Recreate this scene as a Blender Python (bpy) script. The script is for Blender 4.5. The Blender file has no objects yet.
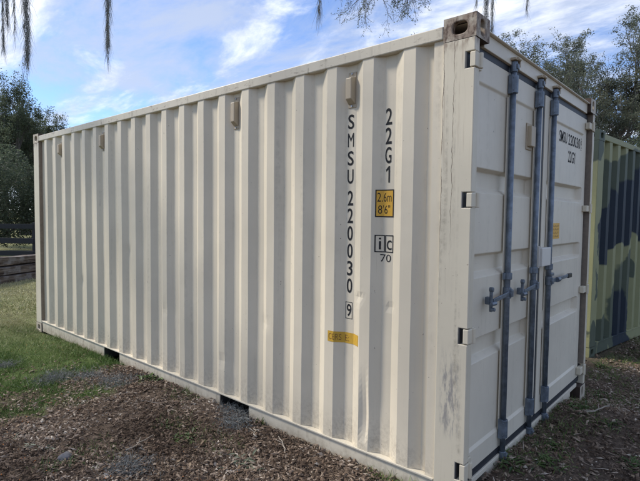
import bpy, bmesh, math, random
import numpy as np
from mathutils import Vector, Matrix

R = math.radians
SC = bpy.context.scene
COL = SC.collection
rng = np.random.default_rng(7)
random.seed(7)

# ------------------------------------------------------------------ camera
CAM = Vector((-2.3461, -1.0618, 1.5735))
YAW, PITCH, ROLL, FPX = 0.7242, -0.0505, 0.0116, 489.09
fw = Vector((math.cos(PITCH)*math.cos(YAW), math.cos(PITCH)*math.sin(YAW), math.sin(PITCH)))
rt = fw.cross(Vector((0, 0, 1))).normalized()
up = rt.cross(fw)
r2 = rt*math.cos(ROLL) + up*math.sin(ROLL)
u2 = -rt*math.sin(ROLL) + up*math.cos(ROLL)
cd = bpy.data.cameras.new('camera')
cd.sensor_fit = 'HORIZONTAL'
cd.sensor_width = 36
cd.lens = 36*FPX/640
cd.clip_start = 0.05
cd.clip_end = 3000
cam = bpy.data.objects.new('camera', cd)
COL.objects.link(cam)
M = Matrix((r2, u2, -fw)).transposed().to_4x4()
M.translation = CAM
cam.matrix_world = M
SC.camera = cam
SC.render.resolution_x, SC.render.resolution_y = 1024, 770

# ------------------------------------------------------------------ sky, sun, exposure
SUN_EL, SUN_AZ = R(42), R(-24)                     # azimuth clockwise from +Y
sdir = Vector((math.sin(SUN_AZ)*math.cos(SUN_EL), math.cos(SUN_AZ)*math.cos(SUN_EL), math.sin(SUN_EL)))
W = bpy.data.worlds.new('World')
SC.world = W
W.use_nodes = True
wn = W.node_tree
wn.nodes.clear()


class NT:
    """small helper round a node tree"""
    def __init__(s, nt):
        s.nt = nt

    def n(s, typ, ins=None, **kw):
        nd = s.nt.nodes.new(typ)
        for k, v in kw.items():
            setattr(nd, k, v)
        for k, v in (ins or {}).items():
            sock = nd.inputs[k]
            if hasattr(v, 'is_output') or isinstance(v, bpy.types.NodeSocket):
                s.nt.links.new(v, sock)
            else:
                sock.default_value = v
        return nd

    def math(s, op, a, b=0.0, c=0.0, clamp=False):
        nd = s.n('ShaderNodeMath', {0: a, 1: b, 2: c}, operation=op)
        nd.use_clamp = clamp
        return nd.outputs[0]

    def vmath(s, op, a, b=(0, 0, 0)):
        nd = s.n('ShaderNodeVectorMath', {0: a, 1: b}, operation=op)
        return nd.outputs[1] if op in ('LENGTH', 'DISTANCE', 'DOT_PRODUCT') else nd.outputs[0]

    def ramp(s, f, a, b, lo=0.0, hi=1.0):
        nd = s.n('ShaderNodeMapRange', {'Value': f, 'From Min': a, 'From Max': b, 'To Min': lo, 'To Max': hi})
        nd.interpolation_type = 'SMOOTHSTEP'
        return nd.outputs[0]

    def mix(s, f, a, b, blend='MIX'):
        nd = s.n('ShaderNodeMix', data_type='RGBA', blend_type=blend)
        for k, v in ((0, f), (6, a), (7, b)):
            if isinstance(v, bpy.types.NodeSocket):
                s.nt.links.new(v, nd.inputs[k])
            else:
                nd.inputs[k].default_value = v if k == 0 else (*v, 1)[:4]
        return nd.outputs[2]

    def noise(s, vec, scale, detail=4, rough=.55, dist=0.0):
        return s.n('ShaderNodeTexNoise', {'Vector': vec, 'Scale': scale, 'Detail': detail, 'Roughness': rough, 'Distortion': dist}).outputs[0]

    def scale(s, vec, sc, loc=(0, 0, 0)):
        return s.n('ShaderNodeMapping', {'Vector': vec, 'Scale': sc, 'Location': loc}).outputs[0]


w = NT(wn)
tc = w.n('ShaderNodeTexCoord').outputs['Generated']
sky = w.n('ShaderNodeTexSky', sky_type='NISHITA', sun_disc=False, sun_elevation=SUN_EL, sun_rotation=SUN_AZ % (2*math.pi),
          altitude=10, air_density=1.0, dust_density=.15, ozone_density=2.0)
sp = w.n('ShaderNodeSeparateXYZ', {0: tc})
den = w.math('ADD', w.math('MAXIMUM', sp.outputs[2], 0.0), 0.22)
pl = w.n('ShaderNodeCombineXYZ', {0: w.math('DIVIDE', sp.outputs[0], den), 1: w.math('DIVIDE', sp.outputs[1], den), 2: 0.0}).outputs[0]
plr = w.n('ShaderNodeMapping', {'Vector': pl, 'Rotation': (0, 0, R(25)), 'Scale': (1.0, .55, 1), 'Location': (3.1, 1.7, 0)}).outputs[0]
veil = w.ramp(w.noise(plr, 3.0, 8, .62, .35), .33, .62)
puff = w.ramp(w.noise(w.scale(plr, (1.0, 1.0, 1), (7.3, 2.2, 4)), 3.0, 9, .62, .35), .49, .72)
skyc = w.mix(.0, sky.outputs[0], (0, 0, 0))
hue = w.mix(1.0, skyc, (.66, .76, .98), 'MULTIPLY')
c1 = w.mix(w.math('MULTIPLY', veil, .82), hue, (3.0, 3.4, 4.3))
c2 = w.mix(w.math('MULTIPLY', puff, .9), c1, (6.0, 6.2, 6.6))
bg = w.n('ShaderNodeBackground', {0: c2, 1: .105})
wn.links.new(bg.outputs[0], w.n('ShaderNodeOutputWorld').inputs[0])

sl = bpy.data.lights.new('sun', 'SUN')
sl.energy = 2.3
sl.angle = R(9)
sl.color = (1, .94, .85)
so = bpy.data.objects.new('sun', sl)
so.rotation_euler = sdir.to_track_quat('Z', 'Y').to_euler()
so.location = (0, 0, 20)
COL.objects.link(so)

SC.view_settings.view_transform = 'Standard'
SC.view_settings.look = 'None'
SC.view_settings.gamma = 1
SC.view_settings.use_curve_mapping = False
SC.view_settings.exposure = 1.0


# ------------------------------------------------------------------ materials
def mat(name):
    m = bpy.data.materials.new(name)
    m.use_nodes = True
    t = NT(m.node_tree)
    b = m.node_tree.nodes['Principled BSDF']
    return m, t, b


def setp(m, t, b, col=None, rough=None, metal=None, bump=None, bstr=.2, bdist=.01, spec=None):
    def put(k, v):
        if isinstance(v, bpy.types.NodeSocket):
            m.node_tree.links.new(v, b.inputs[k])
        else:
            b.inputs[k].default_value = v
    if col is not None:
        put('Base Color', (*col, 1) if isinstance(col, tuple) else col)
    if rough is not None:
        put('Roughness', rough)
    if metal is not None:
        put('Metallic', metal)
    if spec is not None:
        put('Specular IOR Level', spec)
    if bump is not None:
        put('Normal', t.n('ShaderNodeBump', {'Height': bump, 'Strength': bstr, 'Distance': bdist}).outputs[0])


def ocoord(t):
    return t.n('ShaderNodeTexCoord').outputs['Object']


RUST = (.105, .045, .022)


def paint(name, base, rust=.3, dirt=.3, rough=.48, extra=None):
    m, t, b = mat(name)
    o = ocoord(t)
    big = t.noise(o, 1.7, 5)
    c = t.mix(t.ramp(big, .3, .7), tuple(x*.93 for x in base), tuple(min(1, x*1.05) for x in base))
    streak = t.noise(t.scale(o, (22, 22, .9)), 1.0, 5, .6)
    fine = t.noise(o, 26, 6, .65)
    d = t.math('MULTIPLY', t.ramp(streak, .50, .74), t.ramp(fine, .35, .7))
    c = t.mix(t.math('MULTIPLY', d, dirt), c, (.25, .215, .16))
    spots = t.ramp(t.noise(o, 38, 5, .6), .735-.05*rust, .775-.05*rust)
    spots = t.math('MULTIPLY', spots, t.ramp(t.noise(o, 3.1, 3), .46, .62))
    c = t.mix(spots, c, RUST)
    chip = t.ramp(t.noise(t.scale(o, (70, 70, 45), (5, 2, 1)), 1, 3, .5), .745, .765)
    c = t.mix(t.math('MULTIPLY', chip, .8), c, (.085, .055, .04))
    scr = t.math('MULTIPLY', t.ramp(t.noise(t.scale(o, (3, 3, 130)), 1, 4, .6), .70, .74), t.ramp(t.noise(o, 2.3, 3), .52, .66))
    c = t.mix(t.math('MULTIPLY', scr, .35), c, tuple(x*.55 for x in base))
    if extra:
        c = extra(t, o, c)
    setp(m, t, b, c, t.math('ADD', t.math('MULTIPLY', fine, .25), rough-.12), 0.0, t.noise(o, 160, 3), .06, .004, .35)
    return m


BEIGE = (.675, .600, .465)


def wall_extra(t, o, c):
    s = t.n('ShaderNodeSeparateXYZ', {0: o})
    # soil splashed up the foot of the sheet, and a few thin rust runs under the top rail
    zn = t.math('ADD', s.outputs[2], t.math('MULTIPLY', t.math('SUBTRACT', t.noise(t.scale(o, (5, 5, 2)), 1, 6, .7), .5), .5))
    k = t.math('MULTIPLY', t.ramp(zn, .42, .10), t.ramp(t.noise(o, 45, 6, .7), .38, .66))
    c = t.mix(t.math('MULTIPLY', k, .45), c, (.27, .215, .15))
    run = t.ramp(t.noise(t.scale(o, (60, 60, .8), (2, 9, 4)), 1, 4, .6), .665, .72)
    run = t.math('MULTIPLY', run, t.ramp(t.noise(t.scale(o, (1.3, 1.3, 1.1), (1, 4, 2)), 1, 3), .50, .68))
    return t.mix(t.math('MULTIPLY', run, .55), c, (.26, .165, .10))


m_wall = paint('beige_paint_side', BEIGE, .6, .28, extra=wall_extra)
m_door = paint('beige_paint_door', (.66, .60, .485), .1, .25)


def rail_extra(t, o, c):
    s = t.n('ShaderNodeSeparateXYZ', {0: o})
    zn = t.math('ADD', s.outputs[2], t.math('MULTIPLY', t.math('SUBTRACT', t.noise(t.scale(o, (7, 7, 2)), 1, 6, .65), .5), .16))
    k = t.math('MULTIPLY', t.ramp(zn, .145, .04), t.ramp(t.noise(o, 30, 6, .7), .30, .62))
    c = t.mix(t.math('MULTIPLY', k, .7), c, (.29, .235, .165))
    k = t.math('MULTIPLY', t.ramp(s.outputs[2], 2.44, 2.50), t.ramp(t.noise(t.scale(o, (9, 9, 30)), 1, 6, .7), .56, .66))
    return t.mix(t.math('MULTIPLY', k, .6), c, (.20, .15, .11))


m_rail = paint('beige_paint_rail', (.60, .545, .435), 1.3, 1.0, extra=rail_extra)


def post_extra(t, o, c):
    s = t.n('ShaderNodeSeparateXYZ', {0: o})
    wob = t.math('MULTIPLY', t.math('SUBTRACT', t.noise(o, 9, 4), .5), .03)
    # hairline rusty cracks in the paint running down from the casting
    for y0, wd, z0, z1 in ((.113, .0022, 1.25, 1.75), (.172, .0032, .9, 1.9)):
        dd = t.math('ABSOLUTE', t.math('SUBTRACT', t.math('ADD', s.outputs[1], wob), y0))
        k = t.ramp(dd, wd*.4, wd, 1, 0)
        k = t.math('MULTIPLY', k, t.ramp(s.outputs[2], z0, z1))
        k = t.math('MULTIPLY', k, t.ramp(t.noise(t.scale(o, (30, 30, 6)), 1, 4), .34, .5))
        c = t.mix(t.math('MULTIPLY', k, .85), c, (.10, .065, .045))
    # grey scuffs low on the post
    zm = t.math('MULTIPLY', t.ramp(s.outputs[2], .38, .5), t.ramp(s.outputs[2], .95, .7))
    ym = t.math('MULTIPLY', t.ramp(s.outputs[1], .03, .06), t.ramp(s.outputs[1], .165, .13))
    k = t.math('MULTIPLY', t.math('MULTIPLY', zm, ym), t.ramp(t.noise(t.scale(o, (40, 40, 9)), 1, 6, .7), .43, .63))
    c = t.mix(t.math('MULTIPLY', k, .75), c, (.20, .195, .20))
    # rust bleeding below the upper casting and at the foot
    k = t.math('MULTIPLY', t.ramp(s.outputs[2], 2.40, 2.475), t.ramp(t.noise(t.scale(o, (24, 24, 10)), 1, 5), .40, .62))
    c = t.mix(t.math('MULTIPLY', k, .8), c, (.14, .075, .045))
    zs = t.ramp(s.outputs[2], 1.0, 2.4)
    k = t.math('MULTIPLY', zs, t.ramp(t.noise(t.scale(o, (26, 26, 1.2), (3, 1, 0)), 1, 5, .65), .54, .72))
    return t.mix(t.math('MULTIPLY', k, .75), c, (.27, .19, .125))


m_post = paint('beige_paint_post', (.62, .56, .435), 1.0, .7, extra=post_extra)


def cast_extra(t, o, c):
    k = t.ramp(t.noise(o, 14, 7, .7), .36, .56)
    k2 = t.ramp(t.noise(t.scale(o, (40, 40, 14)), 1, 5, .65), .45, .6)
    c = t.mix(t.math('MULTIPLY', k, .72), c, (.20, .135, .098))
    return t.mix(t.math('MULTIPLY', t.math('MULTIPLY', k, k2), .9), c, (.062, .032, .020))


m_cast = paint('rusty_casting', (.42, .375, .30), 1.2, .8, .7, cast_extra)
m_cast2 = paint('worn_casting', (.47, .41, .32), 1.5, 1.3, .6)


def steel(name, col, metal=.55, rough=.45):
    m, t, b = mat(name)
    o = ocoord(t)
    n1 = t.noise(o, 18, 6, .65)
    c = t.mix(t.ramp(n1, .35, .68), tuple(x*.72 for x in col), tuple(x*1.25 for x in col))
    c = t.mix(t.ramp(t.noise(o, 55, 4), .70, .76), c, (.10, .055, .035))
    setp(m, t, b, c, t.math('ADD', t.math('MULTIPLY', n1, .3), rough-.15), metal, n1, .1, .003)
    return m


m_rod = steel('galvanised_blue_steel', (.145, .175, .212), .4, .45)
m_cam = steel('galvanised_steel', (.34, .36, .38), .6, .42)


def plain(name, col, rough=.6, var=.15, sc=30, metal=0, bs=.1):
    m, t, b = mat(name)
    o = ocoord(t)
    n1 = t.noise(o, sc, 5, .6)
    c = t.mix(n1, tuple(x*(1-var) for x in col), tuple(min(1, x*(1+var)) for x in col))
    setp(m, t, b, c, rough, metal, n1, bs, .004)
    return m


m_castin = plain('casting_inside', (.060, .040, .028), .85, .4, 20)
m_gasket = plain('black_rubber', (.018, .021, .028), .55)
m_black = plain('black_paint', (.008, .009, .012), .85, .2, 60)
m_grip = plain('black_grip', (.01, .01, .011), .45)
m_yel = plain('yellow_sticker', (.66, .36, .030), .45, .10, 40, 0, 0)
m_yel2 = plain('faded_orange_sticker', (.56, .33, .035), .55, .25, 60, 0, 0)
m_vent = plain('tan_plastic', (.42, .345, .24), .5, .10, 15, 0, .02)
m_white = plain('white_paint', (.62, .60, .55), .45, .06, 12, 0, .03)
m_dark = plain('dark_steel', (.035, .033, .032), .7, .4, 10)
m_ply = plain('underframe_brown', (.06, .045, .035), .8, .4, 8)


# ------------------------------------------------------------------ mesh helpers
class MB:
    def __init__(s):
        s.v, s.f = [], []

    def add(s, vs, fs):
        k = len(s.v)
        s.v += [tuple(p) for p in vs]
        s.f += [tuple(i+k for i in f) for f in fs]
        return s

    def box(s, x0, x1, y0, y1, z0, z1):
        return s.add([(x0, y0, z0), (x1, y0, z0), (x1, y1, z0), (x0, y1, z0), (x0, y0, z1), (x1, y0, z1), (x1, y1, z1), (x0, y1, z1)],
                     [(0, 3, 2, 1), (4, 5, 6, 7), (0, 1, 5, 4), (1, 2, 6, 5), (2, 3, 7, 6), (3, 0, 4, 7)])

    def prism(s, pts, dvec):
        """closed polygon pts (3D) extruded by dvec"""
        n = len(pts)
        d = Vector(dvec)
        vs = [Vector(p) for p in pts]+[Vector(p)+d for p in pts]
        fs = [tuple(range(n))[::-1], tuple(range(n, 2*n))]+[(i, (i+1) % n, n+(i+1) % n, n+i) for i in range(n)]
        return s.add(vs, fs)

    def tube(s, path, rad, n=8, cap=True):
        path = [Vector(p) for p in path]
        rad = rad if hasattr(rad, '__len__') else [rad]*len(path)
        k = len(s.v)
        prev = None
        for i, p in enumerate(path):
            d = (path[min(i+1, len(path)-1)]-path[max(i-1, 0)]).normalized()
            if prev is None:
                a = d.cross(Vector((0, 0, 1)))
                if a.length < .1:
                    a = d.cross(Vector((1, 0, 0)))
            else:
                a = prev-d*prev.dot(d)
            a.normalize()
            prev = a
            b = d.cross(a)
            for j in range(n):
                t = 2*math.pi*j/n
                s.v.append(tuple(p+(a*math.cos(t)+b*math.sin(t))*rad[i]))
        for i in range(len(path)-1):
            for j in range(n):
                s.f.append((k+i*n+j, k+i*n+(j+1) % n, k+(i+1)*n+(j+1) % n, k+(i+1)*n+j))
        if cap:
            s.f.append(tuple(k+j for j in range(n))[::-1])
            s.f.append(tuple(k+(len(path)-1)*n+j for j in range(n)))
        return s

    def build(s, name, m, parent=None, bevel=0.0, smooth=False, seg=2):
        me = bpy.data.meshes.new(name)
        me.from_pydata(s.v, [], s.f)
        me.update()
        return link(name, me, m, parent, bevel, smooth, seg)


def link(name, me, m, parent=None, bevel=0.0, smooth=False, seg=2):
    if m and not me.materials:
        me.materials.append(m)
    if smooth:
        me.polygons.foreach_set('use_smooth', [True]*len(me.polygons))
    o = bpy.data.objects.new(name, me)
    COL.objects.link(o)
    if parent:
        o.parent = parent
    if bevel:
        b = o.modifiers.new('bevel', 'BEVEL')
        b.width = bevel
        b.segments = seg
        b.limit_method = 'ANGLE'
        b.angle_limit = R(35)
    return o


def npmesh(name, V, F, m, parent=None, smooth=False, tone=None):
    """fast mesh from numpy arrays; F is (n,3) or (n,4); tone: one random value per face"""
    me = bpy.data.meshes.new(name)
    k = F.shape[1]
    me.vertices.add(len(V))
    me.vertices.foreach_set('co', np.asarray(V, np.float32).ravel())
    me.loops.add(F.size)
    me.loops.foreach_set('vertex_index', np.asarray(F, np.int32).ravel())
    me.polygons.add(len(F))
    me.polygons.foreach_set('loop_start', np.arange(0, F.size, k, dtype=np.int32))
    me.polygons.foreach_set('loop_total', np.full(len(F), k, np.int32))
    if tone is not None:
        a = me.attributes.new('tone', 'FLOAT', 'FACE')
        a.data.foreach_set('value', np.asarray(tone, np.float32))
    me.update(calc_edges=True)
    if not smooth:
        me.shade_flat()
    return link(name, me, m, parent, 0, smooth)


def empty(name, loc=(0, 0, 0), rz=0.0):
    o = bpy.data.objects.new(name, None)
    o.location = loc
    o.rotation_euler = (0, 0, rz)
    o.empty_display_size = .2
    COL.objects.link(o)
    return o


def tag(o, label=None, cat=None, group=None, kind=None):
    for k, v in (('label', label), ('category', cat), ('group', group), ('kind', kind)):
        if v:
            o[k] = v
    return o


# smooth value noise for numpy
_T = np.random.default_rng(3).random((256, 256))


def vnoise(x, y, sc, off=0.0):
    x = np.asarray(x, float)*sc+37.3+off
    y = np.asarray(y, float)*sc+11.7+off*1.7
    xi, yi = np.floor(x).astype(int), np.floor(y).astype(int)
    fx, fy = x-xi, y-yi
    fx, fy = fx*fx*(3-2*fx), fy*fy*(3-2*fy)
    g = lambda a, b: _T[a % 256, b % 256]
    return (g(xi, yi)*(1-fx)+g(xi+1, yi)*fx)*(1-fy)+(g(xi, yi+1)*(1-fx)+g(xi+1, yi+1)*fx)*fy


def sstep(a, b, x):
    t = np.clip((x-a)/(b-a), 0, 1)
    return t*t*(3-2*t)


# ------------------------------------------------------------------ ground
def gz(x, y):
    x, y = np.asarray(x, float), np.asarray(y, float)
    h = .055-.014*np.clip(y-2.2, 0, 4)
    # mulch heaped a little higher before the doors, falling away to the right-hand corner
    h = h+.05*sstep(-.9, -.15, y)*sstep(.9, .2, y)*sstep(-.1, .35, x)*sstep(2.25, 1.75, x)
    h = h-.055*sstep(1.9, 2.5, x)*sstep(3.2, 1.0, y)
    h = h+.045*(vnoise(x, y, 1.1)-.5)*sstep(0, 3, np.abs(x)+np.abs(y-1)) + .022*(vnoise(x, y, 4.1, 5)-.5)+.012*(vnoise(x, y, 13, 9)-.5)
    h = h-.022*np.clip(x-3.6, 0, 6.5)*sstep(-3.5, -1.0, y)*sstep(6, 3, y)
    ins = sstep(-.005, .09, x)*sstep(2.445, 2.35, x)*sstep(-.0, .12, y)*sstep(6.07, 5.96, y)
    h = h*(1-ins)+(-.03)*ins
    return h-.3*sstep(60, 600, np.hypot(x, y))


def axis(lo, hi, st, far):
    a = np.arange(lo, hi+1e-6, st)
    g = [st]
    while sum(g) < far:
        g.append(g[-1]*1.16)
    e = np.cumsum(g)
    return np.concatenate([lo-e[::-1], a, hi+e])


gx, gy = axis(-2.2, 6.0, .05, 900), axis(-1.6, 7.0, .05, 900)
X, Y = np.meshgrid(gx, gy)
Vg = np.stack([X, Y, gz(X, Y)], -1).reshape(-1, 3)
nx, ny = len(gx), len(gy)
idx = np.arange(nx*ny).reshape(ny, nx)
Fg = np.stack([idx[:-1, :-1], idx[:-1, 1:], idx[1:, 1:], idx[1:, :-1]], -1).reshape(-1, 4)


def grass_amount(x, y):
    """1 on the lawn, 0 on the mulch"""
    x, y = np.asarray(x, float), np.asarray(y, float)
    b = 3.12+np.clip(x+.75, 0, 2)*.55+np.clip(-.9-x, 0, 9)*.30
    n = (vnoise(x, y, 2.3, 2)-.5)*.7+(vnoise(x, y, 7, 4)-.5)*.4
    left = sstep(-.22, .30, y-b+n)*(x < 1.2)
    back = sstep(6.0, 6.6, y+n)
    right = sstep(2.6, 5.5, x+n*2)*.35
    return np.clip(np.maximum(np.maximum(left, back), right), 0, 1)


mg, t, b = mat('ground_soil_and_lawn')
o = ocoord(t)
at = t.n('ShaderNodeAttribute', attribute_name='lawn').outputs['Fac']
n1, n2, n3 = t.noise(o, 55, 8, .7), t.noise(o, 6, 6, .6), t.noise(o, .6, 4)
soil = t.mix(t.ramp(n1, .3, .72), (.060, .044, .033), (.21, .16, .12))
soil = t.mix(t.ramp(n2, .45, .75), soil, (.085, .062, .05))
dry = t.n('ShaderNodeAttribute', attribute_name='dry').outputs['Fac']  # mask for the far lawn, whose sunlight is painted into its colour
lawn = t.mix(t.ramp(n2, .3, .7), (.050, .085, .022), (.105, .145, .045))
lawn = t.mix(t.math('MULTIPLY', dry, t.ramp(n3, .2, .6, .5, 1)), lawn, (.27, .26, .13))
lawn = t.mix(t.ramp(n1, .35, .75, 0, .6), lawn, (.05, .06, .02))
setp(mg, t, b, t.mix(at, soil, lawn), .95, 0, n1, .8, .02, .1)
ground = npmesh('ground', Vg, Fg, mg, None, True)
la = ground.data.attributes.new('lawn', 'FLOAT', 'POINT')
la.data.foreach_set('value', grass_amount(Vg[:, 0], Vg[:, 1]).astype(np.float32))
ld = ground.data.attributes.new('dry', 'FLOAT', 'POINT')  # grows with distance, where the field is painted as sunlit
ld.data.foreach_set('value', sstep(4.5, 8.5, Vg[:, 1]).astype(np.float32))
tag(ground, 'brown mulch and soil running into a green lawn at left', 'ground', kind='structure')


# ------------------------------------------------------------------ container
L_, W_, H_ = 6.058, 2.438, 2.591
OUT, INN = .006, .042
PITCHC = .2775
Y0C = .342
PROF = [(.178, .014), (.236, .014), (.243, INN)]
for k in range(20):
    y = Y0C+PITCHC*k
    PROF += [(y-.062, INN), (y, OUT), (y+.075, OUT), (y+.144, INN)]
PROF += [(5.88, INN)]
PY, PX = np.array([p[0] for p in PROF]), np.array([p[1] for p in PROF])


def prof_x(y):
    return np.interp(y, PY, PX)


def dents(y, z):
    d = .0035*(vnoise(y, z, 1.6, 3)-.5)+.0016*(vnoise(y, z, 5, 8)-.5)
    # a long crease and two knocks low on the sheet near the doors
    d = d+.016*np.exp(-((y-.655)/.016)**2)*sstep(.17, .3, z)*sstep(.72, .45, z)
    d = d+.010*np.exp(-((y-.645)/.05)**2-((z-.36)/.13)**2)
    for yy, zz, a, s in ((.71, 1.08, .010, .03), (.50, 1.05, .006, .025), (1.55, .8, .006, .05), (2.9, .7, .007, .06), (3.6, 1.2, .005, .05), (2.05, .42, .008, .05), (4.7, .8, .006, .05)):
        d = d+a*np.exp(-((y-yy)**2+(z-zz)**2)/s**2)
    return d


def deep_profile():
    p = [(.178, .014), (.24, .014), (.25, .056)]
    for k in range(20):
        y = Y0C+PITCHC*k
        p += [(y-.034, .056), (y, OUT), (y+.085, OUT), (y+.119, .056)]
    p += [(5.88, .056)]
    return np.array([q[0] for q in p]), np.array([q[1] for q in p])


def side_panel(name, m, root, mirror=False, prof=None):
    PY, PX = prof or (globals()['PY'], globals()['PX'])
    prof_x = lambda y: np.interp(y, PY, PX)
    ys = []
    for i in range(len(PY)-1):
        k = 3 if PY[i+1]-PY[i] > .03 else 1
        ys += list(np.linspace(PY[i], PY[i+1], k, endpoint=False))
    ys = np.array(ys+[PY[-1]])
    zs = np.linspace(.158, 2.492, 64)
    Yg, Zg = np.meshgrid(ys, zs)
    edge = sstep(.158, .22, Zg)*sstep(2.492, 2.42, Zg)
    Xg = prof_x(Yg)+dents(Yg, Zg)*edge
    if mirror:
        Xg = W_-Xg
    V = np.stack([Xg, Yg, Zg], -1).reshape(-1, 3)
    i = np.arange(len(V)).reshape(Yg.shape)
    F = np.stack([i[:-1, :-1], i[:-1, 1:], i[1:, 1:], i[1:, :-1]], -1).reshape(-1, 4)
    if not mirror:
        F = F[:, ::-1]
    return npmesh(name, V, F, m, root)


def end_panel(name, m, root):
    """corrugated blind end at y = L"""
    p = [(.165, 0.045)]
    x = .24
    while x < W_-.42:
        p += [(x, .045), (x+.018, .0), (x+.128, .0), (x+.146, .045)]
        x += .25
    p += [(W_-.165, .045)]
    V, F = [], []
    for z in (.158, 2.492):
        V += [(a, L_-.012-d, z) for a, d in p]
    n = len(p)
    for i in range(n-1):
        F.append((i+1, i, n+i, n+i+1))
    mb = MB()
    mb.add(V, F)
    return mb.build(name, m, root)


def roof_panel(name, m, root):
    mb = MB()
    p = [(.05, 0)]
    y = .3
    while y < L_-.45:
        p += [(y, 0), (y+.02, -.02), (y+.11, -.02), (y+.13, 0)]
        y += .209
    p += [(L_-.05, 0)]
    V = [(.03, a, 2.556+d) for a, d in p]+[(W_-.03, a, 2.556+d) for a, d in p]
    n = len(p)
    mb.add(V, [(i, i+n, i+n+1, i+1) for i in range(n-1)])
    return mb.build(name, m, root)


def hole_face(mb, c, a, bb, nrm, wa, wb, ra, rb, depth):
    """rect face centred c, half sizes wa, wb on unit axes a, bb, outward normal nrm, stadium hole ra x rb pushed in by depth"""
    c, a, bb, nrm = map(Vector, (c, a, bb, nrm))
    N = 32
    k = len(mb.v)
    for ring in range(3):
        for i in range(N):
            th = 2*math.pi*(i+.5)/N
            ct, st = math.cos(th), math.sin(th)
            if ring == 0:
                sc = 1/max(abs(ct)/wa, abs(st)/wb)
                q = c+a*ct*sc+bb*st*sc
            else:
                e = 3.0
                rr = (abs(ct/ra)**e+abs(st/rb)**e)**(-1/e)
                q = c+a*ct*rr+bb*st*rr-nrm*(depth if ring == 2 else 0)
            mb.v.append(tuple(q))
    flip = a.cross(bb).dot(nrm) < 0
    for ring in range(2):
        for i in range(N):
            f = (k+ring*N+i, k+ring*N+(i+1) % N, k+(ring+1)*N+(i+1) % N, k+(ring+1)*N+i)
            mb.f.append(f if flip else f[::-1])
    # four corner triangles of the rectangle
    for sa, sb in ((1, 1), (-1, 1), (-1, -1), (1, -1)):
        corner = c+a*wa*sa+bb*wb*sb
        best = sorted(range(N), key=lambda i: (Vector(mb.v[k+i])-corner).length)[:2]
        mb.v.append(tuple(corner))
        mb.f.append((len(mb.v)-1, k+best[0], k+best[1]))


def casting(root, x, y, z, sx, sy, m):
    """corner casting with its outer corner at (x, y), body going sx, sy inwards, from z to z + .118"""
    LX, LY, LZ = .162, .178, .118
    cx, cy, cz = x+sx*LX/2, y+sy*LY/2, z+LZ/2
    mb = MB()
    hole_face(mb, (x, cy, cz), (0, 1, 0), (0, 0, 1), (-sx, 0, 0), LY/2, LZ/2, .040, .031, .03)
    hole_face(mb, (cx, y, cz), (1, 0, 0), (0, 0, 1), (0, -sy, 0), LX/2, LZ/2, .030, .040, .03)
    top = z > 1
    zt = z+LZ if top else z
    hole_face(mb, (cx, cy, zt), (1, 0, 0), (0, 1, 0), (0, 0, 1 if top else -1), LX/2, LY/2, .032, .062, .03)
    zi = z if top else z+LZ
    x2, y2 = x+sx*LX, y+sy*LY
    mb.add([(x, y, zi), (x2, y, zi), (x2, y2, zi), (x, y2, zi)], [(0, 1, 2, 3)])
    mb.add([(x2, y, z), (x2, y2, z), (x2, y2, z+LZ), (x2, y, z+LZ)], [(0, 1, 2, 3)])
    mb.add([(x, y2, z), (x2, y2, z), (x2, y2, z+LZ), (x, y2, z+LZ)], [(0, 1, 2, 3)])
    o = mb.build('corner_casting', m, root)
    o.data.materials.append(m_castin)
    for pl_ in list(o.data.polygons)[-3:]:
        pl_.material_index = 1
    bm = bmesh.new()
    bm.from_mesh(o.data)
    bmesh.ops.remove_doubles(bm, verts=bm.verts, dist=1e-5)
    bmesh.ops.recalc_face_normals(bm, faces=bm.faces)
    bm.to_mesh(o.data)
    bm.free()
    bv = o.modifiers.new('bevel', 'BEVEL')
    bv.width, bv.segments, bv.limit_method, bv.angle_limit = .007, 3, 'ANGLE', R(50)
    return o


HINGE_Z = [(2.322, 2.404), (1.622, 1.702), (.920, 1.004), (.203, .293)]
POCKETS = [(1.717, 2.072), (3.754, 4.102)]


def side_rails(root, mb_mat, mirror=False):
    X = (lambda a: W_-a) if mirror else (lambda a: a)
    def bx(mb, x0, x1, *r):
        a, c = sorted((X(x0), X(x1)))
        mb.box(a, c, *r)
    mb = MB()
    bx(mb, .0, .062, .18, L_-.18, 2.492, 2.560)
    mb.build('top_side_rail', mb_mat, root, .006)
    r = MB()
    bx(r, .0, .05, .18, L_-.18, .146, .157)
    cut = [.185]+[v for p in POCKETS for v in p]+[L_-.185]
    for i in range(0, len(cut), 2):
        bx(r, .010, .020, cut[i], cut[i+1], .016, .1455)
        bx(r, .0205, .055, cut[i], cut[i+1], .016, .026)
    return r.build('bottom_side_rail', mb_mat, root, .002)


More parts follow.
